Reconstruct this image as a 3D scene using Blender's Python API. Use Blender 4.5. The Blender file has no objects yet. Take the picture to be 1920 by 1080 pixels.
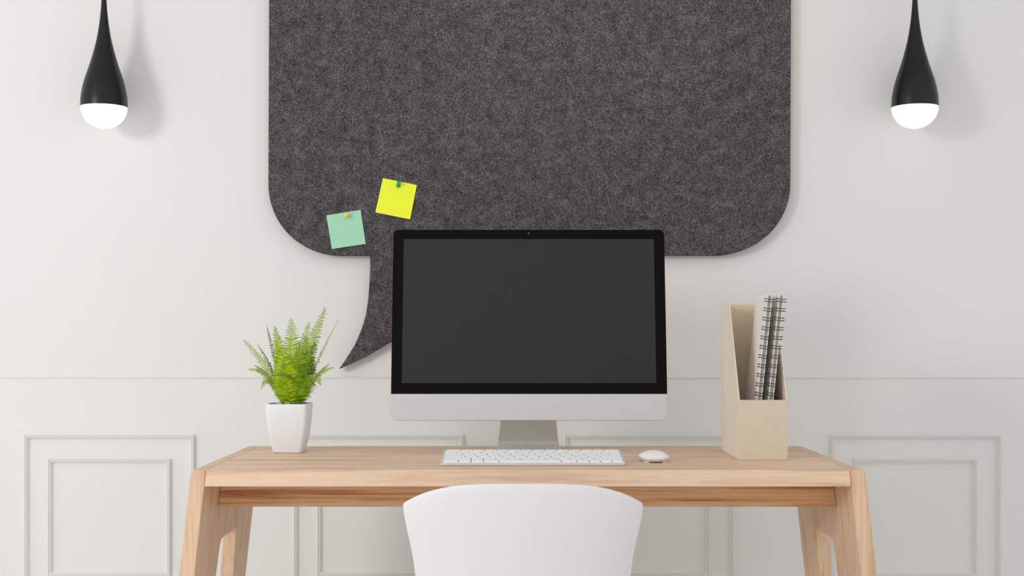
import bpy, bmesh, math, random
from mathutils import Vector, Matrix
R = random.Random(7)
S = bpy.context.scene
COL = S.collection
F = 2550.0           # focal length in pixels of a 1920 wide frame
CZ = 1.033           # camera height
HY = 625.0           # horizon row
WALL = 3.85          # wall plane (metres in front of the camera)

def at(px, py, d):
    return Vector(((px-960)*d/F, d, CZ-(py-HY)*d/F))

# ------------------------------------------------------------------ materials
def lin(c):
    return tuple(((v/255.0)/12.92 if v/255.0 <= .04045 else ((v/255.0+.055)/1.055)**2.4) for v in c) + (1.0,)

class NT:
    def __init__(s, name):
        s.m = bpy.data.materials.new(name); s.m.use_nodes = True
        s.t = s.m.node_tree; s.n = s.t.nodes; s.l = s.t.links
        s.b = s.n['Principled BSDF']; s.out = s.n['Material Output']
    def node(s, typ, **kw):
        n = s.n.new(typ)
        for k, v in kw.items():
            if k in n.inputs: n.inputs[k].default_value = v
            else: setattr(n, k, v)
        return n
    def link(s, a, b): s.l.new(a, b)
    def ramp(s, fac, stops):
        n = s.n.new('ShaderNodeValToRGB'); e = n.color_ramp.elements
        while len(e) > 1: e.remove(e[-1])
        e[0].position = stops[0][0]; e[0].color = stops[0][1]
        for p, c in stops[1:]:
            x = e.new(p); x.color = c
        s.link(fac, n.inputs['Fac']); return n.outputs['Color']
    def coords(s, scale=(1,1,1), out='Object'):
        tc = s.n.new('ShaderNodeTexCoord'); mp = s.n.new('ShaderNodeMapping')
        mp.inputs['Scale'].default_value = scale
        s.link(tc.outputs[out], mp.inputs['Vector']); return mp.outputs['Vector']
    def noise(s, vec, scale, detail=4, rough=.5, dist=0):
        n = s.node('ShaderNodeTexNoise', Scale=scale, Detail=detail, Roughness=rough, Distortion=dist)
        s.link(vec, n.inputs['Vector']); return n.outputs['Fac']
    def bump(s, h, strength=.2, dist=.001):
        n = s.node('ShaderNodeBump', Strength=strength, Distance=dist)
        s.link(h, n.inputs['Height']); s.link(n.outputs['Normal'], s.b.inputs['Normal'])

def plain(name, c, rough=.5, metal=0, var=.03, scale=30, spec=.5, bump=0):
    t = NT(name); b = t.b
    v = t.coords()
    f = t.noise(v, scale)
    L = lin(c)
    lo = tuple(x*(1-var) for x in L[:3])+(1,); hi = tuple(min(1, x*(1+var)) for x in L[:3])+(1,)
    t.link(t.ramp(f, [(.3, lo), (.7, hi)]), b.inputs['Base Color'])
    b.inputs['Roughness'].default_value = rough; b.inputs['Metallic'].default_value = metal
    b.inputs['Specular IOR Level'].default_value = spec
    if bump: t.bump(f, bump)
    return t.m

def wood(name, cols, stretch, seed=0.0):
    """cols: dark, mid, light; stretch: coordinate scale, small along the grain"""
    t = NT(name); v = t.coords(stretch)
    off = t.n.new('ShaderNodeVectorMath'); off.operation = 'ADD'; off.inputs[1].default_value = (seed, seed*1.7, seed*.6)
    t.link(v, off.inputs[0]); v = off.outputs[0]
    n1 = t.noise(v, 1.0, 5, .55, .25)
    n2 = t.noise(v, 5.0, 3, .6, .2)
    mx = t.node('ShaderNodeMath', operation='MULTIPLY_ADD'); mx.inputs[1].default_value = .35
    t.link(n2, mx.inputs[0]); t.link(n1, mx.inputs[2])
    d, m, l = [lin(c) for c in cols]
    t.link(t.ramp(mx.outputs[0], [(.42, d), (.54, m), (.66, l), (.76, m), (.86, d), (.94, l)]), t.b.inputs['Base Color'])
    t.b.inputs['Roughness'].default_value = .48
    t.b.inputs['Specular IOR Level'].default_value = .3
    t.bump(n2, .08, .001)
    return t.m

def felt():
    t = NT('dark_felt'); v = t.coords()
    n1 = t.noise(v, 250, 6, .74, 1.6)
    n2 = t.noise(v, 34, 7, .7, .4)
    n3 = t.noise(v, 2.2, 2, .5)
    sp = t.noise(v, 900, 2, .6)
    a = t.node('ShaderNodeMath', operation='MULTIPLY_ADD'); a.inputs[1].default_value = .30
    t.link(n2, a.inputs[0]); t.link(n1, a.inputs[2])
    b = t.node('ShaderNodeMath', operation='MULTIPLY_ADD'); b.inputs[1].default_value = .35
    t.link(sp, b.inputs[0]); t.link(a.outputs[0], b.inputs[2])
    # a ramp is clamped to 0..1: rescale first
    # thin curly fibres: narrow ridges where two warped noises cross their mean
    fib = None
    for sc, kk in ((120, 14), (85, 18)):
        nf = t.noise(v, sc, 3, .6, 2.2)
        m1 = t.node('ShaderNodeMath', operation='SUBTRACT'); m1.inputs[1].default_value = .5; t.link(nf, m1.inputs[0])
        m2 = t.node('ShaderNodeMath', operation='ABSOLUTE'); t.link(m1.outputs[0], m2.inputs[0])
        m3 = t.node('ShaderNodeMath', operation='MULTIPLY_ADD', use_clamp=True); m3.inputs[1].default_value = -kk; m3.inputs[2].default_value = 1; t.link(m2.outputs[0], m3.inputs[0])
        if fib is None: fib = m3.outputs[0]
        else:
            m4 = t.node('ShaderNodeMath', operation='MAXIMUM'); t.link(fib, m4.inputs[0]); t.link(m3.outputs[0], m4.inputs[1]); fib = m4.outputs[0]
    fm = t.node('ShaderNodeMath', operation='MULTIPLY'); t.link(fib, fm.inputs[0]); t.link(n1, fm.inputs[1])
    fa = t.node('ShaderNodeMath', operation='MULTIPLY_ADD'); fa.inputs[1].default_value = .26; t.link(fm.outputs[0], fa.inputs[0]); t.link(b.outputs[0], fa.inputs[2])
    b = fa
    mr = t.node('ShaderNodeMapRange'); mr.inputs['From Min'].default_value = .655; mr.inputs['From Max'].default_value = 1.25
    t.link(b.outputs[0], mr.inputs['Value'])
    c1 = t.ramp(mr.outputs['Result'], [(.05, lin((37,35,38))), (.38, lin((67,65,68))), (.68, lin((136,133,133)))])
    tint = t.ramp(n3, [(.40, (1,.985,1.02,1)), (.64, (1.02,1.0,.97,1))])
    mul = t.n.new('ShaderNodeMix'); mul.data_type = 'RGBA'; mul.blend_type = 'MULTIPLY'; mul.inputs[0].default_value = 1
    t.link(c1, mul.inputs[6]); t.link(tint, mul.inputs[7])
    t.link(mul.outputs[2], t.b.inputs['Base Color'])
    t.b.inputs['Roughness'].default_value = .95; t.b.inputs['Specular IOR Level'].default_value = .1
    t.bump(n1, .5, .002)
    return t.m

def leafmat(name, c, var):
    t = NT(name); v = t.coords(); f = t.noise(v, 60, 3)
    L = lin(c); V = lin(var)
    colr = t.ramp(f, [(.35, V), (.62, L)])
    t.link(colr, t.b.inputs['Base Color']); t.b.inputs['Roughness'].default_value = .5
    t.b.inputs['Specular IOR Level'].default_value = .25
    tr = t.node('ShaderNodeBsdfTranslucent'); t.link(colr, tr.inputs['Color'])
    mx = t.node('ShaderNodeMixShader'); mx.inputs[0].default_value = .35
    t.link(t.b.outputs[0], mx.inputs[1]); t.link(tr.outputs[0], mx.inputs[2]); t.link(mx.outputs[0], t.out.inputs[0])
    return t.m

def glow(name, c, strength):
    t = NT(name)
    lw = t.node('ShaderNodeLayerWeight', Blend=.3)
    t.link(t.ramp(lw.outputs['Facing'], [(0, c), (1, tuple(x*.93 for x in c[:3])+(1,))]), t.b.inputs['Emission Color'])
    t.b.inputs['Base Color'].default_value = (.25,.25,.25,1)
    t.b.inputs['Emission Strength'].default_value = strength
    return t.m

M = {}
M['wall'] = plain('wall_paint', (229,229,227), .75, var=.008, scale=3, spec=.2)
M['ceil'] = plain('ceiling_paint', (236,236,234), .9, var=.01, scale=3, spec=.1)
M['trim'] = plain('trim_paint', (231,231,229), .6, var=.008, scale=5, spec=.3)
M['floor'] = wood('floor_boards', ((222,217,210),(232,228,222),(238,235,230)), (1.2, 14, 14))
TOPC = ((204,162,127),(221,186,156),(231,203,175))
M['wood_x'] = wood('oak_along_width', TOPC, (1.6, 24, 34), 3.1)
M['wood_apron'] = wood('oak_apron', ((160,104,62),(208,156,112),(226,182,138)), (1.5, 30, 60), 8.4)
M['wood_z'] = wood('oak_upright', ((203,162,130),(215,179,148),(225,194,164)), (38, 26, 1.8), 5.3)
M['felt'] = felt()
M['white_plastic'] = plain('white_plastic', (246,246,247), .38, var=.006, spec=.4)
M['chair_shell'] = plain('chair_shell_white', (226,224,227), .42, var=.006, scale=4, spec=.35)
M['key'] = plain('key_white', (243,243,244), .5, var=.01)
M['alu'] = plain('brushed_aluminium', (200,200,198), .42, .35, var=.015, scale=60)
M['alu_kb'] = plain('keyboard_aluminium', (212,210,210), .45, .08, var=.02, scale=60)
M['stand'] = plain('stand_aluminium', (224,223,219), .42, .12, var=.02, scale=40)
M['glass_black'] = plain('black_bezel', (14,14,12), .5, var=.03, spec=.05)
M['screen'] = plain('dark_screen', (54,54,54), .55, var=.01, spec=.05)
M['lens'] = plain('camera_lens', (48,48,52), .2, spec=.5)
M['lamp_black'] = plain('lamp_satin_black', (11,11,11), .32, var=.05, spec=.38)
M['bulb'] = glow('lit_bulb', (1,1,1,1), 1.05)
M['cord'] = plain('black_cord', (24,24,24), .6)
M['ceramic'] = plain('white_ceramic', (232,234,236), .4, var=.008, spec=.4)
M['soil'] = plain('potting_soil', (62,50,38), .95, var=.4, scale=120, bump=.5)
M['card'] = plain('cream_board', (214,200,178), .7, var=.02, scale=60, spec=.2)
M['card_side_lit'] = plain('cream_board_lit', (232,220,206), .7, var=.015, scale=60, spec=.2)  # cream board made lighter, standing in for light on the left side panel
M['card_in'] = plain('tan_board', (226,206,178), .75, var=.02, scale=60, spec=.2)
M['cover'] = plain('notebook_cover', (242,239,233), .6, var=.01)
M['cover_dark'] = plain('notebook_grey_cover', (116,108,100), .7, var=.03)
M['pages'] = plain('grey_page_edges', (158,152,144), .8, var=.08, scale=200)
M['wire'] = plain('dark_wire', (70,63,57), .3, .6, var=.05)
M['note_g'] = plain('mint_paper', (168,220,188), .8, var=.015, scale=20, spec=.15)
M['note_y'] = plain('yellow_paper', (243,252,66), .8, var=.02, scale=20, spec=.15)
M['pin_g'] = plain('green_pin', (10,165,98), .35)
M['pin_y'] = plain('yellow_pin', (240,214,52), .4)
M['steel'] = plain('pin_steel', (190,190,190), .3, .9)
M['leaf_a'] = leafmat('fern_lime', (192,216,24), (150,186,16))
M['leaf_b'] = leafmat('fern_green', (164,194,40), (118,156,26))
M['leaf_c'] = leafmat('fern_pale', (186,204,96), (142,172,56))
M['leaf_d'] = leafmat('fern_dark', (92,122,34), (66,92,26))
M['leaf_e'] = leafmat('fern_grey', (140,148,108), (104,118,72))
M['beech'] = plain('chair_leg_beech', (212,176,138), .5, var=.05, scale=40)

# ------------------------------------------------------------------ helpers
def obj(name, bm, mat, parent=None, smooth=False, bevel=0, seg=2, auto=None):
    bmesh.ops.recalc_face_normals(bm, faces=bm.faces)
    me = bpy.data.meshes.new(name); bm.to_mesh(me); bm.free()
    o = bpy.data.objects.new(name, me); COL.objects.link(o)
    if mat: me.materials.append(mat)
    if parent: o.parent = parent
    if smooth:
        for p in me.polygons: p.use_smooth = True
        if auto is not None: me.set_sharp_from_angle(angle=math.radians(auto))
    if bevel:
        b = o.modifiers.new('bevel', 'BEVEL'); b.width = bevel; b.segments = seg; b.limit_method = 'ANGLE'; b.angle_limit = math.radians(35)
    return o

def empty(name, loc, label, cat, group=None, rot=(0,0,0)):
    o = bpy.data.objects.new(name, None); COL.objects.link(o)
    o.location = loc; o.rotation_euler = rot; o.empty_display_size = .05
    return tag(o, label, cat, group)

def tag(o, label, cat, group=None):
    o['label'] = label; o['category'] = cat
    if group: o['group'] = group
    return o

def struct(o, label, cat):
    o['kind'] = 'structure'; o['label'] = label; o['category'] = cat; return o

def box(bm, x0, x1, y0, y1, z0, z1):
    return hexa(bm, [(x0,y0,z0),(x1,y0,z0),(x1,y1,z0),(x0,y1,z0),(x0,y0,z1),(x1,y0,z1),(x1,y1,z1),(x0,y1,z1)])

def hexa(bm, pts):
    v = [bm.verts.new(p) for p in pts]
    for f in ((0,3,2,1),(4,5,6,7),(0,1,5,4),(1,2,6,5),(2,3,7,6),(3,0,4,7)):
        bm.faces.new([v[i] for i in f])
    return v

def prism(bm, poly, a, b, fn):
    """poly of 2D points swept from a to b; fn(u, v, w) gives the point"""
    A = [bm.verts.new(fn(u, v, a)) for u, v in poly]; B = [bm.verts.new(fn(u, v, b)) for u, v in poly]
    n = len(poly)
    bm.faces.new(A); bm.faces.new(B[::-1])
    for i in range(n): bm.faces.new((A[i], A[(i+1)%n], B[(i+1)%n], B[i]))
    return A, B

def rrect(x0, x1, z0, z1, r, seg=8):
    """r = (bottom-left, bottom-right, top-right, top-left)"""
    out = []
    for (cx, cz, rad, a0) in ((x0,z0,r[0],180),(x1,z0,r[1],270),(x1,z1,r[2],0),(x0,z1,r[3],90)):
        if rad <= 0: out.append((cx, cz)); continue
        ox = cx+rad if cx == x0 else cx-rad; oz = cz+rad if cz == z0 else cz-rad
        for k in range(seg+1):
            a = math.radians(a0+90*k/seg); out.append((ox+rad*math.cos(a), oz+rad*math.sin(a)))
    return out

def tube(bm, pts, radii, seg=10, cap=True):
    pts = [Vector(p) for p in pts]; rings = []
    up = Vector((0,0,1))
    for i, p in enumerate(pts):
        t = (pts[min(i+1, len(pts)-1)]-pts[max(i-1, 0)]).normalized()
        u = t.cross(up)
        if u.length < 1e-3: u = t.cross(Vector((1,0,0)))
        u.normalize(); w = t.cross(u)
        r = radii[i] if hasattr(radii, '__len__') else radii
        rings.append([bm.verts.new(p+u*r*math.cos(2*math.pi*k/seg)+w*r*math.sin(2*math.pi*k/seg)) for k in range(seg)])
    for a, b in zip(rings, rings[1:]):
        for k in range(seg): bm.faces.new((a[k], a[(k+1)%seg], b[(k+1)%seg], b[k]))
    if cap: bm.faces.new(rings[0][::-1]); bm.faces.new(rings[-1])

def lathe(bm, prof, seg=48, c=(0,0)):
    """prof: (r, z) list; r == 0 closes with a pole"""
    rings = []
    for r, z in prof:
        if r < 1e-6: rings.append([bm.verts.new((c[0], c[1], z))])
        else: rings.append([bm.verts.new((c[0]+r*math.cos(2*math.pi*k/seg), c[1]+r*math.sin(2*math.pi*k/seg), z)) for k in range(seg)])
    for a, b in zip(rings, rings[1:]):
        if len(a) == 1 and len(b) == 1: continue
        for k in range(seg):
            j = (k+1) % seg
            if len(a) == 1: bm.faces.new((a[0], b[j], b[k]))
            elif len(b) == 1: bm.faces.new((a[k], a[j], b[0]))
            else: bm.faces.new((a[k], a[j], b[j], b[k]))

def bez(p0, p1, p2, t):
    return p0*(1-t)**2+p1*2*t*(1-t)+p2*t*t

def interp(tab, x):
    for (a, va), (b, vb) in zip(tab, tab[1:]):
        if x <= b:
            t = (x-a)/(b-a); return va+(vb-va)*t
    return tab[-1][1]

# ------------------------------------------------------------------ the room
bm = bmesh.new(); box(bm, -5, 5, WALL, WALL+.12, 0, 2.75)
struct(obj('wall_back', bm, M['wall']), 'white painted panelled wall behind the desk', 'wall')
bm = bmesh.new(); box(bm, -5, 5, -3.0, WALL+.12, -.1, 0)
struct(obj('floor', bm, M['floor']), 'pale floor under the desk', 'floor')
bm = bmesh.new(); box(bm, -5, 5, 2.7, WALL+.12, 2.75, 2.85)
struct(obj('ceiling', bm, M['ceil']), 'white ceiling above the wall', 'ceiling')
bm = bmesh.new(); prism(bm, [(WALL,0),(WALL-.016,0),(WALL-.016,.125),(WALL-.010,.14),(WALL,.145)], -5, 5, lambda u,v,w: Vector((w,u,v)))
struct(obj('baseboard_back', bm, M['trim']), 'white baseboard along the panelled wall', 'baseboard')
# thin ledge line that separates upper wall and wainscot
zl = at(0, 707.5, WALL).z
bm = bmesh.new(); prism(bm, [(WALL,zl+.003),(WALL-.001,zl+.003),(WALL-.005,zl+.001),(WALL-.005,zl-.001),(WALL,zl-.0025)], -5, 5, lambda u,v,w: Vector((w,u,v)))
struct(obj('trim_1', bm, M['trim']), 'thin straight ledge line running across the whole wall', 'trim')

def frame_trim(name, x0, x1, y0, y1, label, w=.0125, h=.014):
    """raised picture-frame moulding, outer corners given in wall pixels"""
    a, b = at(x0, y0, WALL), at(x1, y1, WALL)
    prof = [(0,0),(.0,h*.55),(w*.2,h*.95),(w*.42,h*.62),(w*.62,h*.8),(w*.85,h*.35),(w,0)]
    bm = bmesh.new(); loops = []
    for o, hh in prof:
        loops.append([bm.verts.new(p) for p in ((a.x+o, WALL-hh, a.z-o), (b.x-o, WALL-hh, a.z-o), (b.x-o, WALL-hh, b.z+o), (a.x+o, WALL-hh, b.z+o))])
    for p, q in zip(loops, loops[1:]+loops[:1]):
        for k in range(4): bm.faces.new((p[k], p[(k+1)%4], q[(k+1)%4], q[k]))
    return struct(obj(name, bm, M['trim']), label, 'wall moulding')

n = 2
where = ['beyond the left frame edge', 'at the far left', 'behind the left half of the desk', 'behind the right half of the desk', 'at the far right', 'beyond the right frame edge']
for k, cx in enumerate((-298, 206.5, 710, 1216.5, 1716, 2220)):
    frame_trim(f'trim_{n}', cx-159, cx+159, 815, 1123, 'large outer rectangular wall moulding ' + where[k]); n += 1
    frame_trim(f'trim_{n}', cx-115, cx+114, 860, 1079, 'small inner rectangular wall moulding ' + where[k]); n += 1

# ------------------------------------------------------------------ speech bubble board
BF = WALL-.034        # front face of the board
def bp(px, py):
    p = at(px, py, BF); return (p.x, p.z)
ztop = -300
def arc(cx, cy, rx, ry, a0, a1, n=16):
    return [(cx+rx*math.cos(math.radians(a0+(a1-a0)*k/n)), cy+ry*math.sin(math.radians(a0+(a1-a0)*k/n))) for k in range(n+1)]
pix = []
pix += arc(640, ztop+130, 135, 130, 180, 270)
pix += arc(1348, ztop+130, 136, 130, 270, 360)
pix += arc(1340, 346, 142, 133, 0, 90)
pix += [(1000, 479), (806, 479), (803, 515), (795, 555), (780, 590), (758, 620), (733, 641), (708, 655.5), (684, 669.5), (660, 681), (635.5, 692)]
pix += [(652, 668), (666, 645), (678, 617), (686, 590), (690.5, 560), (692.5, 530), (694, 500), (694, 479)]
pix += arc(636, 346, 133, 133, 90, 180)
bm = bmesh.new()
prism(bm, [bp(*p) for p in pix], BF, WALL-.010, lambda u,v,w: Vector((u,w,v)))
board = empty('pin_board', (0, WALL, 1.5), 'dark grey felt pin board shaped as a speech bubble on white wall', 'pin board')
o = obj('felt_panel', bm, M['felt'], None, bevel=.0015, seg=1); o.parent = board; o.matrix_parent_inverse = Matrix.Translation(-Vector(board.location))
for px, py in ((640, 60), (1340, 60), (640, 400), (1340, 400)):
    bm = bmesh.new()
    p = at(px, py, WALL); box(bm, p.x-.03, p.x+.03, WALL-.010, WALL, p.z-.03, p.z+.03)
    o = obj('mounting_block', bm, M['lens'], board); o.matrix_parent_inverse = Matrix.Translation(-Vector(board.location))

def note(name, corners, mat, label):
    c = [Vector((*bp(*p),)) for p in corners]     # tl, tr, br, bl
    bm = bmesh.new(); N = 10; g = {}
    for i in range(N+1):
        for j in range(N+1):
            s, t = i/N, j/N
            p = (c[0]*(1-s)+c[1]*s)*(1-t)+(c[3]*(1-s)+c[2]*s)*t
            lift = .0012+.006*max(0, t-.35)**2+.001*math.sin(s*3.1)*t
            g[i,j] = bm.verts.new((p.x, BF-lift, p.y))
    for i in range(N):
        for j in range(N): bm.faces.new((g[i,j], g[i,j+1], g[i+1,j+1], g[i+1,j]))
    o = obj(name, bm, mat, smooth=True)
    return tag(o, label, 'sticky note')
note('sticky_note', [(718,334),(781.5,347),(769,411.5),(704,398.5)], M['note_y'], 'yellow square sticky note tilted clockwise on dark felt board')
note('sticky_note', [(612,404),(676,393.5),(686,457.5),(622.5,467)], M['note_g'], 'mint green square sticky note on dark felt board left of monitor')

def pin(px, py, mat, label, tx, tz):
    p = at(px, py, BF); L = .026
    t = empty('push_pin', (p.x, BF-.0018, p.z), label, 'push pin')
    q = Vector((tx, -1, tz)).normalized().to_track_quat('Z', 'Y'); t.rotation_euler = q.to_euler()
    bm = bmesh.new()
    lathe(bm, [(0,.0),(.0062,.0),(.0062,.0015),(.0035,.003),(.003,.010),(.0042,.0135),(.0058,.0145),(.0058,.0172),(.0045,.018),(0,.018)], 24)
    obj('pin_head', bm, mat, t, smooth=True, auto=40)
    bm = bmesh.new(); lathe(bm, [(0,-.008),(.0006,-.004),(.0006,.0),(0,.0)], 10)
    obj('pin_needle', bm, M['steel'], t)
pin(747, 348.5, M['pin_g'], 'green push pin through the yellow sticky note', .18, .55)
pin(650, 406, M['pin_y'], 'yellow push pin through the mint green sticky note', .05, .25)

# ------------------------------------------------------------------ pendant lamps
LD = WALL-.115
def lamp(px, label):
    k = LD/F
    x = (px-960)*k; zr = at(0, 201, LD).z; Rm = 43.3*k
    t = empty('pendant_lamp', (x, LD, 2.75), label, 'pendant lamp', 'black teardrop pendant lamps')
    T = lambda z: z-2.75
    # radius of the black shade against height in pixels above the rim
    prof = [(0,43.3),(8,43),(20,42.2),(35,39.6),(50,36),(65,31),(80,26),(95,21.6),(110,17.6),(125,14),(140,11.2),(155,8.9),(170,7.1),(185,5.7),(200,4.7),(215,4.0),(235,3.2),(260,2.6),(290,2.2)]
    bm = bmesh.new(); pr = [(Rm*.93, T(zr)), (Rm, T(zr))]+[(r*k, T(zr+h*k)) for h, r in prof[1:]]+[(0, T(zr+291*k))]
    pr = [(0, T(zr+.004))]+pr
    lathe(bm, pr, 64); obj('lamp_shade', bm, M['lamp_black'], t, smooth=True, auto=60)
    bm = bmesh.new(); pb = [(0, T(zr+.003)), (Rm*.985, T(zr+.003)), (Rm*.985, T(zr))]
    for j in range(1, 19):
        a = math.pi/2*j/18; pb.append((Rm*.985*math.cos(a) if j < 18 else 0, T(zr-Rm*.93*math.sin(a))))
    lathe(bm, pb, 64); obj('bulb', bm, M['bulb'], t, smooth=True, auto=50)
    bm = bmesh.new(); tube(bm, [(0,0,T(zr+285*k)), (0,0,-.02)], .0022, 10); obj('cord', bm, M['cord'], t, smooth=True, auto=50)
    bm = bmesh.new(); lathe(bm, [(0,-.028),(.03,-.027),(.048,-.02),(.05,0),(0,0)], 40); obj('ceiling_rose', bm, M['lamp_black'], t, smooth=True, auto=40)
lamp(195, 'black teardrop pendant lamp with white bulb, left of speech bubble board')
lamp(1715.5, 'black teardrop pendant lamp with white bulb, right of speech bubble board')

# ------------------------------------------------------------------ desk
ZT = .75; TH = .0343; Y0, Y1 = 2.817, 3.417
XL, XR = -.666, .732; LW = .0325; SP = .11
XC = (XL+XR)/2
desk = empty('desk', (XC, (Y0+Y1)/2, 0), 'light oak wooden desk with splayed open side frames against white wall', 'desk')
def local(o): o.matrix_parent_inverse = Matrix.Translation(-Vector(o.parent.location)); return o
def xin(side, z):     # inner plane of a side frame
    return (XL+LW-SP*(ZT-z)) if side < 0 else (XR-LW+SP*(ZT-z))
e = .0004
bm = bmesh.new(); z0 = ZT-TH
hexa(bm, [(xin(-1,z0)+e,Y0,z0),(xin(1,z0)-e,Y0,z0),(xin(1,z0)-e,Y1,z0),(xin(-1,z0)+e,Y1,z0),(xin(-1,ZT)+e,Y0,ZT),(xin(1,ZT)-e,Y0,ZT),(xin(1,ZT)-e,Y1,ZT),(xin(-1,ZT)+e,Y1,ZT)])
local(obj('tabletop', bm, M['wood_x'], desk, bevel=.0007, seg=2))
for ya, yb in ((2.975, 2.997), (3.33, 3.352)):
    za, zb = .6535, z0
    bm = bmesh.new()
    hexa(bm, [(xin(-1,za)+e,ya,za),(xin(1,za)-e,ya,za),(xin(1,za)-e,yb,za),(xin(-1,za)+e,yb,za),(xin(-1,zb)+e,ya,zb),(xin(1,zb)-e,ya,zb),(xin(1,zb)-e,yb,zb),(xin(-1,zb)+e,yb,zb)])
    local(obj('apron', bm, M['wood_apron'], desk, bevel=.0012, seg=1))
for side in (-1, 1):
    zo = .571
    poly = [(Y0,ZT),(Y1,ZT),(Y1,0),(3.345,0),(3.245,.49),(3.231,.558),(3.226,.568),(3.216,.571),(3.072,.571),(3.056,.566),(3.049,.552),(3.043,.49),(2.955,0),(Y0,0)]
    bm = bmesh.new()
    A, B = prism(bm, poly, 0, LW, lambda u,v,w: Vector((xin(side, v)+side*w, u, v)))
    # round the upper outer edge
    bm.edges.ensure_lookup_table()
    ed = [x for x in bm.edges if {x.verts[0], x.verts[1]} == {B[0], B[1]}]
    bmesh.ops.bevel(bm, geom=ed, offset=.008, segments=4, affect='EDGES', profile=.5)
    local(obj('side_frame', bm, M['wood_z'], desk, bevel=.0025 if side < 0 else .004, seg=3))

# ------------------------------------------------------------------ monitor
W, HH = .650, .459
mon = empty('computer_monitor', (.0402, 3.30, ZT), 'silver all-in-one desktop computer with blank dark grey screen on oak desk', 'computer')
tilt = math.atan2(.077, .4526)
MB = Matrix.Translation(Vector((0, 3.190-3.30, .829-ZT))) @ Matrix.Rotation(-tilt, 4, 'X')   # x across, z up the panel, -y to the viewer
def pm(u, v, w): return MB @ Vector((u, w, v))
r1, r2 = .0155, .013
bm = bmesh.new()   # back housing, swelling to the middle
loops = []
for w, s in ((.002,1.0),(.009,.999),(.014,.985),(.026,.90),(.038,.72),(.045,.45),(.048,.15)):
    pl = rrect(-W/2, W/2, 0, HH, (r1,r1,r2,r2), 6)
    loops.append([bm.verts.new(pm(x*s, HH/2+(z-HH/2)*s, w)) for x, z in pl])
for a, b in zip(loops, loops[1:]):
    for k in range(len(a)): bm.faces.new((a[k], a[(k+1)%len(a)], b[(k+1)%len(a)], b[k]))
bm.faces.new(loops[0]); bm.faces.new(loops[-1])
obj('housing', bm, M['alu'], mon, smooth=True, auto=35)
zc = .0623
bm = bmesh.new(); prism(bm, rrect(-W/2, W/2, 0, zc, (r1,r1,0,0), 8), -.001, .003, pm); obj('chin_panel', bm, M['alu'], mon, bevel=.0006, seg=1)
bm = bmesh.new(); prism(bm, rrect(-W/2, W/2, zc+.0004, HH, (0,0,r2,r2), 8), -.001, .003, pm); bez_ = obj('bezel', bm, M['glass_black'], mon)
bm = bmesh.new(); prism(bm, rrect(-W/2+.0252, W/2-.0252, zc+.0255, HH-.0232, (0,0,0,0)), -.0016, .001, pm); obj('screen', bm, M['screen'], mon)
bm = bmesh.new()
A, B = prism(bm, [(.0028*math.cos(2*math.pi*k/20), HH-.0088+.0028*math.sin(2*math.pi*k/20)) for k in range(20)], -.0018, .001, pm); obj('webcam', bm, M['lens'], bez_)
# stand: one bent plate, neck and foot
prof = [(3.262,.880,.062),(3.30,.842,.0655),(3.325,.815,.0685),(3.345,.793,.0710),(3.356,.780,.0725),(3.362,.771,.0737),(3.3635,.764,.0747),(3.360,.758,.0755),(3.350,.7548,.0762),(3.30,.7545,.0772),(3.24,.7545,.078),(3.185,.7545,.079)]
bm = bmesh.new(); th = .0045; top = []; bot = []
for i, (y, z, hw) in enumerate(prof):
    a = prof[max(i-1,0)]; b = prof[min(i+1,len(prof)-1)]
    t = Vector((0, b[0]-a[0], b[1]-a[1])).normalized(); nn = Vector((0, t.z, -t.y))
    p = Vector((0, y-3.30, z-ZT))
    top.append((bm.verts.new(p+Vector((-hw,0,0))), bm.verts.new(p+Vector((hw,0,0)))))
    q = p+nn*th*(1 if nn.z < 0 or (abs(nn.z) < .9 and nn.y > 0) else -1)
    if z <= .7546: q.z = .0003
    bot.append((bm.verts.new(q+Vector((-hw,0,0))), bm.verts.new(q+Vector((hw,0,0)))))
for L in (top, bot):
    for a, b in zip(L, L[1:]): bm.faces.new((a[0], a[1], b[1], b[0]))
for k in (0, 1):
    for i in range(len(prof)-1): bm.faces.new((top[i][k], top[i+1][k], bot[i+1][k], bot[i][k]))
bm.faces.new((top[0][0], top[0][1], bot[0][1], bot[0][0])); bm.faces.new((top[-1][0], top[-1][1], bot[-1][1], bot[-1][0]))
obj('stand', bm, M['stand'], mon, smooth=True, auto=50)

# ------------------------------------------------------------------ keyboard
kx = (1000-960)*2.91/F; KW = .396; KD = .140
kb = empty('keyboard', (kx, 2.906, ZT), 'thin white and silver computer keyboard on desk before monitor', 'keyboard')
zf, zb = .0062, .0215
bm = bmesh.new()
pl = rrect(-KW/2, KW/2, 0, KD, (.006,.006,.006,.006), 5)
prism(bm, pl, 0, 1, lambda u,v,w: Vector((u, v, (.0008 if w == 0 else zf+(zb-zf)*v/KD) if w else (.0006+max(0, v-.03)*.0))))
obj('keyboard_body', bm, M['alu_kb'], kb, bevel=.0012, seg=2)
slope = (zb-zf)/KD
def key(x0, x1, y0, y1):
    bm = bmesh.new(); g = .0011; h0, h1 = .0, .0026; i = .0007
    z = lambda y: zf+slope*y
    x0 += g; x1 -= g; y0 += g; y1 -= g
    hexa(bm, [(x0,y0,z(y0)-.0003),(x1,y0,z(y0)-.0003),(x1,y1,z(y1)-.0003),(x0,y1,z(y1)-.0003),(x0+i,y0+i,z(y0)+h1),(x1-i,y0+i,z(y0)+h1),(x1-i,y1-i,z(y1)+h1),(x0+i,y1-i,z(y1)+h1)])
    obj('key', bm, M['key'], kb, bevel=.0008, seg=2)
mx = .0042; UW = (KW-2*mx)/14.5; my = .0045
RH = (KD-2*my)/5.6
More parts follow.
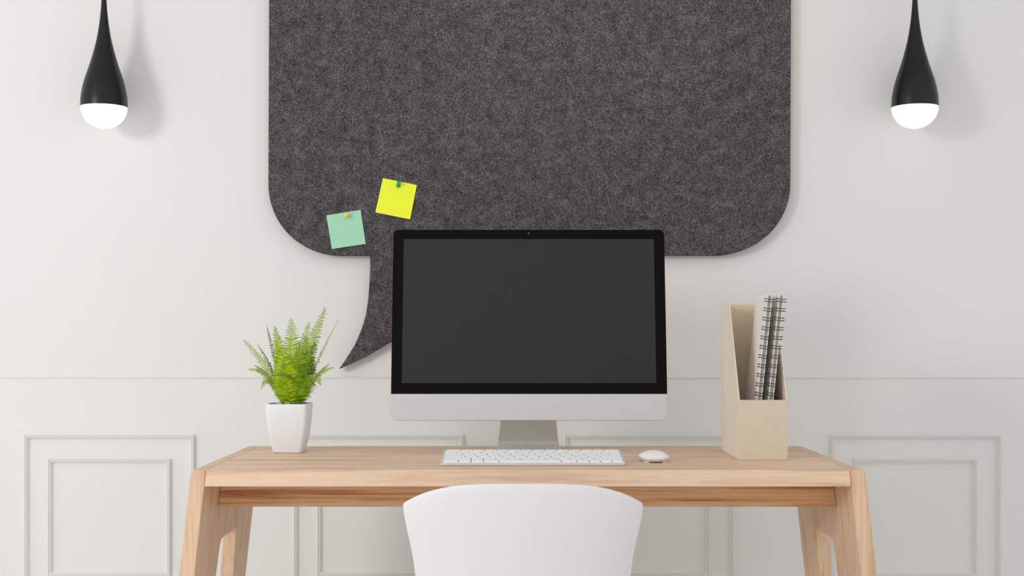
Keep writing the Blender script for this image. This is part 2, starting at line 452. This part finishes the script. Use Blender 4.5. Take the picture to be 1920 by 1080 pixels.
rows = [ (1.0, [1.25,1,1,1.25,5,1.25,1,.92,.92,.91]), (1.0, [2.25]+[1]*10+[2.25]), (1.0, [1.75]+[1]*11+[1.75]),
         (1.0, [1.5]+[1]*12+[1]), (1.0, [1]*13+[1.5]), (.6, [1.25]+[1]*12+[1.25]) ]
y = my
for hgt, ws in rows:
    s = 14.5/sum(ws); x = -KW/2+mx
    for w_ in ws:
        key(x, x+w_*s*UW, y, y+hgt*RH); x += w_*s*UW
    y += hgt*RH
for sx in (-1, 1):
    for fy, fz in ((KD-.012, .004), (.012, .002)):
        bm = bmesh.new(); tube(bm, [(sx*.17, fy, .0002), (sx*.17, fy, fz)], .006, 16)
        obj('rubber_foot', bm, M['white_plastic'], kb)

# ------------------------------------------------------------------ mouse
ms = empty('computer_mouse', ((1227.3-960)*3.0/F, 3.012, ZT), 'white rounded computer mouse on oak desk right of keyboard', 'mouse')
MW, ML, MH = .0335, .056, .0245
bm = bmesh.new(); NU, NR = 56, 14; rings = []
for r in range(NR+1):
    s = r/NR; ring = []
    hz = 1-s**2.1
    for k in range(NU):
        a = 2*math.pi*k/NU; ca, sa = math.cos(a), math.sin(a)
        q = 2/2.6
        x = MW*s*math.copysign(abs(ca)**q, ca); yy = ML*s*math.copysign(abs(sa)**q, sa)
        zz = .0122+(MH-.0122)*hz*(1-.08*(yy/ML))
        ring.append((x, yy, zz))
    rings.append([bm.verts.new(p) for p in ring] if r else [bm.verts.new((0,0,MH))])
for a, b in zip(rings, rings[1:]):
    for k in range(NU):
        j = (k+1)%NU
        if len(a) == 1: bm.faces.new((a[0], b[k], b[j]))
        else: bm.faces.new((a[k], b[k], b[j], a[j]))
low = rings[-1]
for f, z in ((.99,.0106),(.965,.0088),(.93,.0072),(.89,.0062)):
    nx = [bm.verts.new((v.co.x*f, v.co.y*(1-(1-f)*.6), z)) for v in rings[-1]]
    for k in range(NU): bm.faces.new((low[k], nx[k], nx[(k+1)%NU], low[(k+1)%NU]))
    low = nx
bm.faces.new(low)
obj('mouse_shell', bm, M['white_plastic'], ms, smooth=True, auto=50)
bm = bmesh.new(); pl = [(MW*.78*math.copysign(abs(math.cos(a))**.77, math.cos(a)), ML*.93*math.copysign(abs(math.sin(a))**.77, math.sin(a))) for a in [2*math.pi*k/40 for k in range(40)]]
prism(bm, pl, .0022, .0066, lambda u,v,w: Vector((u*(.9+.1*(w > .004)), v*(.9+.1*(w > .004)), w)))
obj('mouse_base', bm, M['alu_kb'], ms)
for sx in (-1, 1):
    bm = bmesh.new(); box(bm, sx*.019-.005, sx*.019+.005, -.040, .040, .0002, .0024); obj('glide_foot', bm, M['white_plastic'], ms, bevel=.0006)

# ------------------------------------------------------------------ file holder
fx, fd = .5065, 3.032; FW, FDp = .108, .263; HF, HB = .1344, .353; TK = .0022
fb = empty('magazine_file', (fx+FW/2, fd+FDp/2, ZT), 'cream magazine file holder with sloped sides on right of desk', 'file holder')
x0, x1, ya, yb = -FW/2, FW/2, -FDp/2, FDp/2
zz0 = .0003
bm = bmesh.new(); box(bm, x0, x1, ya, ya+TK, zz0, HF); obj('front_panel', bm, M['card'], fb, bevel=.0006, seg=1)
bm = bmesh.new(); box(bm, x0+TK, x1-TK, yb-TK, yb, zz0, HB); obj('back_panel', bm, M['card_in'], fb, bevel=.0006, seg=1)
bm = bmesh.new(); box(bm, x0+TK, x1-TK, ya+TK, yb-TK, zz0, zz0+TK); obj('base_panel', bm, M['card_in'], fb)
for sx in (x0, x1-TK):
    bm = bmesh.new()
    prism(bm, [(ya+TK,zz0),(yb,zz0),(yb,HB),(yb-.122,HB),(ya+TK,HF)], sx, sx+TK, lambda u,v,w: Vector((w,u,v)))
    obj('side_panel', bm, M['card_side_lit'], fb, bevel=.0006, seg=1)

# spiral notebooks leaning in the file holder
NH, ND, NTk = .367, .143, .0118
lean = math.atan2(20.3, 198)
def ring_bm():
    bm = bmesh.new()
    for dz in (-.0029, .0029):
        pts = []
        for k in range(22):
            a = 2*math.pi*k/22
            pts.append((math.cos(a)*.0118, math.sin(a)*.0085-.001, dz+math.sin(a)*.0008))
        rings = []
        seg = 6; rr = .00085
        vs = []
        for k, p in enumerate(pts):
            a = 2*math.pi*k/22; c = Vector(p); u = Vector((math.cos(a), math.sin(a), 0))
            vs.append([bm.verts.new(c+u*rr*math.cos(2*math.pi*j/seg)+Vector((0,0,1))*rr*math.sin(2*math.pi*j/seg)) for j in range(seg)])
        for k in range(22):
            A, B = vs[k], vs[(k+1)%22]
            for j in range(seg): bm.faces.new((A[j], A[(j+1)%seg], B[(j+1)%seg], B[j]))
    return bm
ring0 = None
def notebook(px_bottom, label):
    global ring0
    d = 3.062
    p = Vector(((px_bottom-960)*d/F, d, ZT+.0048))
    t = empty('spiral_notebook', p, label, 'notebook', 'spiral notebooks in the file holder', (0, lean, 0))
    y0, y1 = 0, ND
    h = NTk/2
    bm = bmesh.new(); box(bm, -h, -h+.0022, y0, y1, 0, NH); obj('cover', bm, M['cover'], t, bevel=.0004, seg=1)
    bm = bmesh.new(); box(bm, h-.0022, h, y0, y1, 0, NH); obj('cover', bm, M['cover'], t, bevel=.0004, seg=1)
    bm = bmesh.new(); box(bm, -h+.0022, h-.0022, y0+.001, y1-.002, .002, NH-.002); obj('pages', bm, M['pages'], t)
    nr = 17; sp = .0212
    for k in range(nr):
        if ring0 is None:
            ring0 = obj('ring', ring_bm(), M['wire'], t, smooth=True); o = ring0
        else:
            o = ring0.copy(); COL.objects.link(o); o.parent = t
        o.location = (0, .001, NH-.0125-k*sp)
notebook(1412.8, 'white and grey spiral bound notebook leaning in file holder, the left of two')
notebook(1434.6, 'white and grey spiral bound notebook leaning in file holder, the right of two')

# ------------------------------------------------------------------ potted fern
PX, PY = (538.3-960)*3.214/F, 3.248
pf = empty('potted_fern', (PX, PY, ZT), 'green fern growing in square white pot on left of desk', 'potted plant')
def sq_loop(bm, hw, r, z, seg=5):
    return [bm.verts.new((x, y, z)) for x, y in rrect(-hw, hw, -hw, hw, (r,)*4, seg)]
PH = .116
bm = bmesh.new(); loops = []
for z, hw in ((.0003,.031),(.0012,.0345),(.012,.0372),(.025,.0402),(.04,.0432),(.055,.0455),(.07,.0471),(.085,.0483),(.10,.0492),(PH-.001,.0498),(PH,.0492),(PH,.0462),(PH-.004,.0455),(PH-.018,.0445)):
    loops.append(sq_loop(bm, hw, .010 if z < PH-.002 and hw > .0455 or z < .09 else .009, z))
for a, b in zip(loops, loops[1:]):
    for k in range(len(a)): bm.faces.new((a[k], a[(k+1)%len(a)], b[(k+1)%len(a)], b[k]))
bm.faces.new(loops[0]); bm.faces.new(loops[-1])
obj('pot', bm, M['ceramic'], pf, smooth=True, auto=35)
bm = bmesh.new(); lp = sq_loop(bm, .0443, .009, PH-.016); lo = sq_loop(bm, .0443, .009, PH-.0185)
cv = bm.verts.new((0,0,PH-.010))
for k in range(len(lp)):
    bm.faces.new((lp[k], lp[(k+1)%len(lp)], cv)); bm.faces.new((lp[k], lp[(k+1)%len(lp)], lo[(k+1)%len(lp)], lo[k]))
bm.faces.new(lo)
obj('soil', bm, M['soil'], pf)

def frond(base, ctrl, tip, wpx, mat, face, n=30, start=.07, lw=.46, droop=.25, tipcurl=0):
    """base/ctrl/tip: (px, py, depth offset); wpx half width in pixels; face: direction the blade looks to"""
    P = [at(a, b, PY+c)-Vector((PX, PY, ZT)) for a, b, c in (base, ctrl, tip)]
    fwd = Vector(face).normalized(); bm = bmesh.new()
    k = PY/F; N = 18
    tube(bm, [bez(*P, i/N) for i in range(N+1)], [.0010*(1-.75*i/N) for i in range(N+1)], 5)
    step = (P[0]-P[1]).length*.5+(P[1]-P[2]).length*.5+(P[0]-P[2]).length*.5
    for i in range(n):
        t = start+(1-start)*(i+.5)/n
        p = bez(*P, t); tg = (bez(*P, min(1,t+.02))-bez(*P, max(0,t-.02))).normalized()
        side = tg.cross(fwd).normalized(); nor = side.cross(tg).normalized()
        env = min(1, .45+(t-start)/.28)*(1-max(0, (t-.45)/.55)**2.2*.86)
        L = wpx*k*env
        hw = step*(1-start)/n*lw*(1-.35*t)
        for s in (-1, 1):
            LL = L*R.uniform(.82, 1.14)
            ang = R.uniform(.16, .40)+.25*t
            dr = (side*s*math.cos(ang)+tg*math.sin(ang))
            q = tg*math.cos(ang)-side*s*math.sin(ang)
            dn = -nor*R.uniform(.0, .45)-tg*droop*R.uniform(.4, 1.2)
            qq = (q+nor*R.uniform(-.8, .8)).normalized()
            V = []
            for f, wf in ((0,.55),(.22,1.0),(.5,.9),(.78,.6)):
                c = p+dr*LL*f+dn*LL*f*f; V.append((bm.verts.new(c+qq*hw*wf), bm.verts.new(c-qq*hw*wf)))
            e_ = bm.verts.new(p+dr*LL+dn*LL)
            for (a, b), (c, d) in zip(V, V[1:]): bm.faces.new((a, b, d, c))
            bm.faces.new((V[-1][0], V[-1][1], e_))
    bmesh.ops.recalc_face_normals(bm, faces=bm.faces)
    obj('frond', bm, mat, pf)
A_, B_, C_, D_, E_ = (M['leaf_'+c] for c in 'abcde')
V = (0,-1,.15)
FR = [
 # behind
 ((550,762,.018),(566,700,.025),(592,640,.03), 20, D_, (-.3,-1,.1), 30),
 ((552,762,.018),(574,720,.025),(588,690,.03), 22, D_, (-.1,-1,.1), 24),
 ((535,762,.015),(516,680,.04),(500,611,.05), 8, E_, (-.6,-.6,.3), 30),
 ((535,762,.01),(515,690,.03),(483,646,.04), 6, D_, (.7,-.5,.4), 26),
 ((552,762,.012),(553,690,.03),(580,604,.02), 17, B_, (-.15,-1,.1), 36),
 ((540,762,.012),(530,690,.02),(515,612,.01), 17, B_, (.1,-1,.1), 36),
 ((556,762,.005),(566,680,.015),(610,577,.01), 18, B_, (-.35,-1,.0), 44),
 ((562,762,.0),(584,690,.01),(635,599,.015), 8, C_, (-.8,-.5,.2), 40),
 ((546,762,.005),(546,680,.015),(546,597,-.005), 23, C_, V, 42),
 ((535,762,.0),(517,700,.0),(457,637,-.005), 12, C_, (.45,-1,.3), 38),
 # low arching
 ((532,762,.0),(507,686,-.005),(465,693,-.02), 9, C_, (.1,-.8,.8), 30),
 ((534,762,.0),(508,700,.02),(477,685,.03), 6, E_, (.2,-.8,.8), 26),
 ((530,762,-.005),(507,682,-.03),(490,729,-.05), 9, C_, (.0,-1,.4), 26),
 ((560,762,.0),(588,692,.0),(627,689,-.01), 9, C_, (-.1,-.8,.8), 30),
 ((560,762,.012),(590,700,.02),(618,682,.03), 6, B_, (-.2,-.8,.8), 26),
 ((562,762,-.005),(590,678,-.02),(601,723,-.045), 10, C_, (.0,-1,.4), 26),
 # middle mass
 ((534,762,-.003),(524,700,-.010),(522,632,-.012), 17, A_, (.15,-1,.1), 34),
 ((548,762,-.003),(552,700,-.012),(548,625,-.014), 20, A_, V, 36),
 ((556,762,-.003),(568,700,-.010),(575,630,-.014), 18, B_, (-.1,-1,.1), 34),
 ((540,762,-.008),(534,700,-.02),(530,650,-.026), 21, A_, V, 28),
 ((554,762,-.008),(560,700,-.02),(561,642,-.024), 20, B_, V, 30),
 ((562,762,-.004),(578,710,-.008),(588,672,-.012), 15, D_, (-.3,-1,.2), 26),
 # front low
 ((534,762,-.014),(526,716,-.03),(518,694,-.045), 17, A_, (.1,-1,.2), 22),
 ((546,762,-.016),(545,712,-.035),(543,686,-.05), 21, A_, V, 22),
 ((560,762,-.014),(570,720,-.03),(584,704,-.045), 17, B_, (-.15,-1,.3), 22),
 ((544,762,-.020),(540,728,-.038),(536,708,-.052), 19, A_, V, 16),
 ((556,762,-.018),(560,728,-.036),(562,708,-.05), 18, B_, V, 16),
 ((545,762,-.01),(572,684,-.04),(500,708,-.065), 6, E_, (.0,-.6,1), 30),
]
for f in FR: frond(*f[:6], n=f[6])

# ------------------------------------------------------------------ chair
CX = (981-960)*2.44/F
ch = empty('chair', (CX, 2.62, 0), 'white moulded shell chair seen from behind, tucked under desk', 'chair')
NU, hwT = 40, .2185
prof = [(2.420,.7665),(2.424,.738),(2.430,.700),(2.438,.660),(2.447,.615),(2.456,.570),(2.468,.525),(2.488,.487),(2.525,.462),(2.58,.450),(2.65,.446),(2.72,.448),(2.79,.455),(2.835,.455),(2.855,.445)]
hws = [(.44,.212),(.47,.200),(.52,.192),(.60,.1965),(.66,.203),(.70,.210),(.76,.2185)]
bm = bmesh.new(); G = []
for j, (y, z) in enumerate(prof):
    row = []
    wrap = 1.0 if z > .5 and y < 2.5 else max(.0, 1-(y-2.47)/.12)
    for i in range(NU+1):
        u = -1+2*i/NU; u = math.copysign(1-(1-abs(u))**1.25, u)
        a = u*1.12
        hw = interp(hws, z) if y < 2.6 else .212-.02*max(0, (y-2.72)/.13)**2
        # fade the drop out downwards along the back
        fade = max(0, min(1, (z-.56)/.20))
        sx = math.sin(a)/math.sin(1.12)
        drop = .0350*abs(sx)**3.9+.0072*abs(sx)**2.5 if y < 2.47 else 0
        yy = y+.105*(1-math.cos(a))*wrap
        zz = z-drop*fade
        if y > 2.47: zz += (1-wrap)*.028*abs(u)**2.5+wrap*.02*abs(u)**2
        row.append(bm.verts.new((hw*sx, yy-2.62, zz)))
    G.append(row)
for a, b in zip(G, G[1:]):
    for i in range(NU): bm.faces.new((a[i], a[i+1], b[i+1], b[i]))
sh = obj('seat_shell', bm, M['chair_shell'], ch, smooth=True)
so = sh.modifiers.new('thick', 'SOLIDIFY'); so.thickness = .009; so.offset = 0
ss = sh.modifiers.new('smooth', 'SUBSURF'); ss.levels = 2; ss.render_levels = 2
for sx in (-1, 1):
    for sy in (-1, 1):
        bm = bmesh.new(); tube(bm, [(sx*.12, sy*.10+.04, .437), (sx*.20, sy*.20+.04, .0005)], [.018,.011], 16)
        obj('leg', bm, M['beech'], ch, smooth=True, auto=50)
for sy in (-1, 1):
    bm = bmesh.new(); box(bm, -.15, .15, sy*.10+.03, sy*.10+.05, .425, .4395)
    obj('crossbar', bm, M['beech'], ch, bevel=.002)

# ------------------------------------------------------------------ camera and light
cam = bpy.data.cameras.new('camera'); co = bpy.data.objects.new('camera', cam); COL.objects.link(co)
co.location = (0, 0, CZ); co.rotation_euler = (math.radians(90), 0, 0)
cam.sensor_width = 36; cam.lens = F/1920*36; cam.shift_y = (HY-540)/1920; cam.clip_start = .05
S.camera = co

def area(name, loc, target, size, energy, col=(1,1,1)):
    l = bpy.data.lights.new(name, 'AREA'); l.shape = 'DISK'; l.size = size; l.energy = energy; l.color = col
    o = bpy.data.objects.new(name, l); COL.objects.link(o); o.location = loc
    o.rotation_euler = (Vector(target)-Vector(loc)).to_track_quat('-Z', 'Y').to_euler(); return o
area('key_light', (-3.1, .15, 2.0), (-.1, 3.5, 1.0), 1.0, 52, (1, .992, .98))
l = bpy.data.lights.new('board_warm_fill', 'SPOT'); l.energy = 14; l.color = (1, .84, .55); l.spot_size = math.radians(62); l.spot_blend = 1; l.shadow_soft_size = .05  # unseen spot, added to warm the top of the board
o = bpy.data.objects.new('board_warm_fill', l); COL.objects.link(o); o.location = (.28, 2.75, 2.7)
o.rotation_euler = (Vector((.24, WALL, 2.02))-Vector(o.location)).to_track_quat('-Z', 'Y').to_euler()
w = bpy.data.worlds.new('world'); S.world = w; w.use_nodes = True
bg = w.node_tree.nodes['Background']; bg.inputs[0].default_value = (.98, .99, 1, 1); bg.inputs[1].default_value = .89
S.view_settings.view_transform = 'Standard'; S.view_settings.look = 'None'
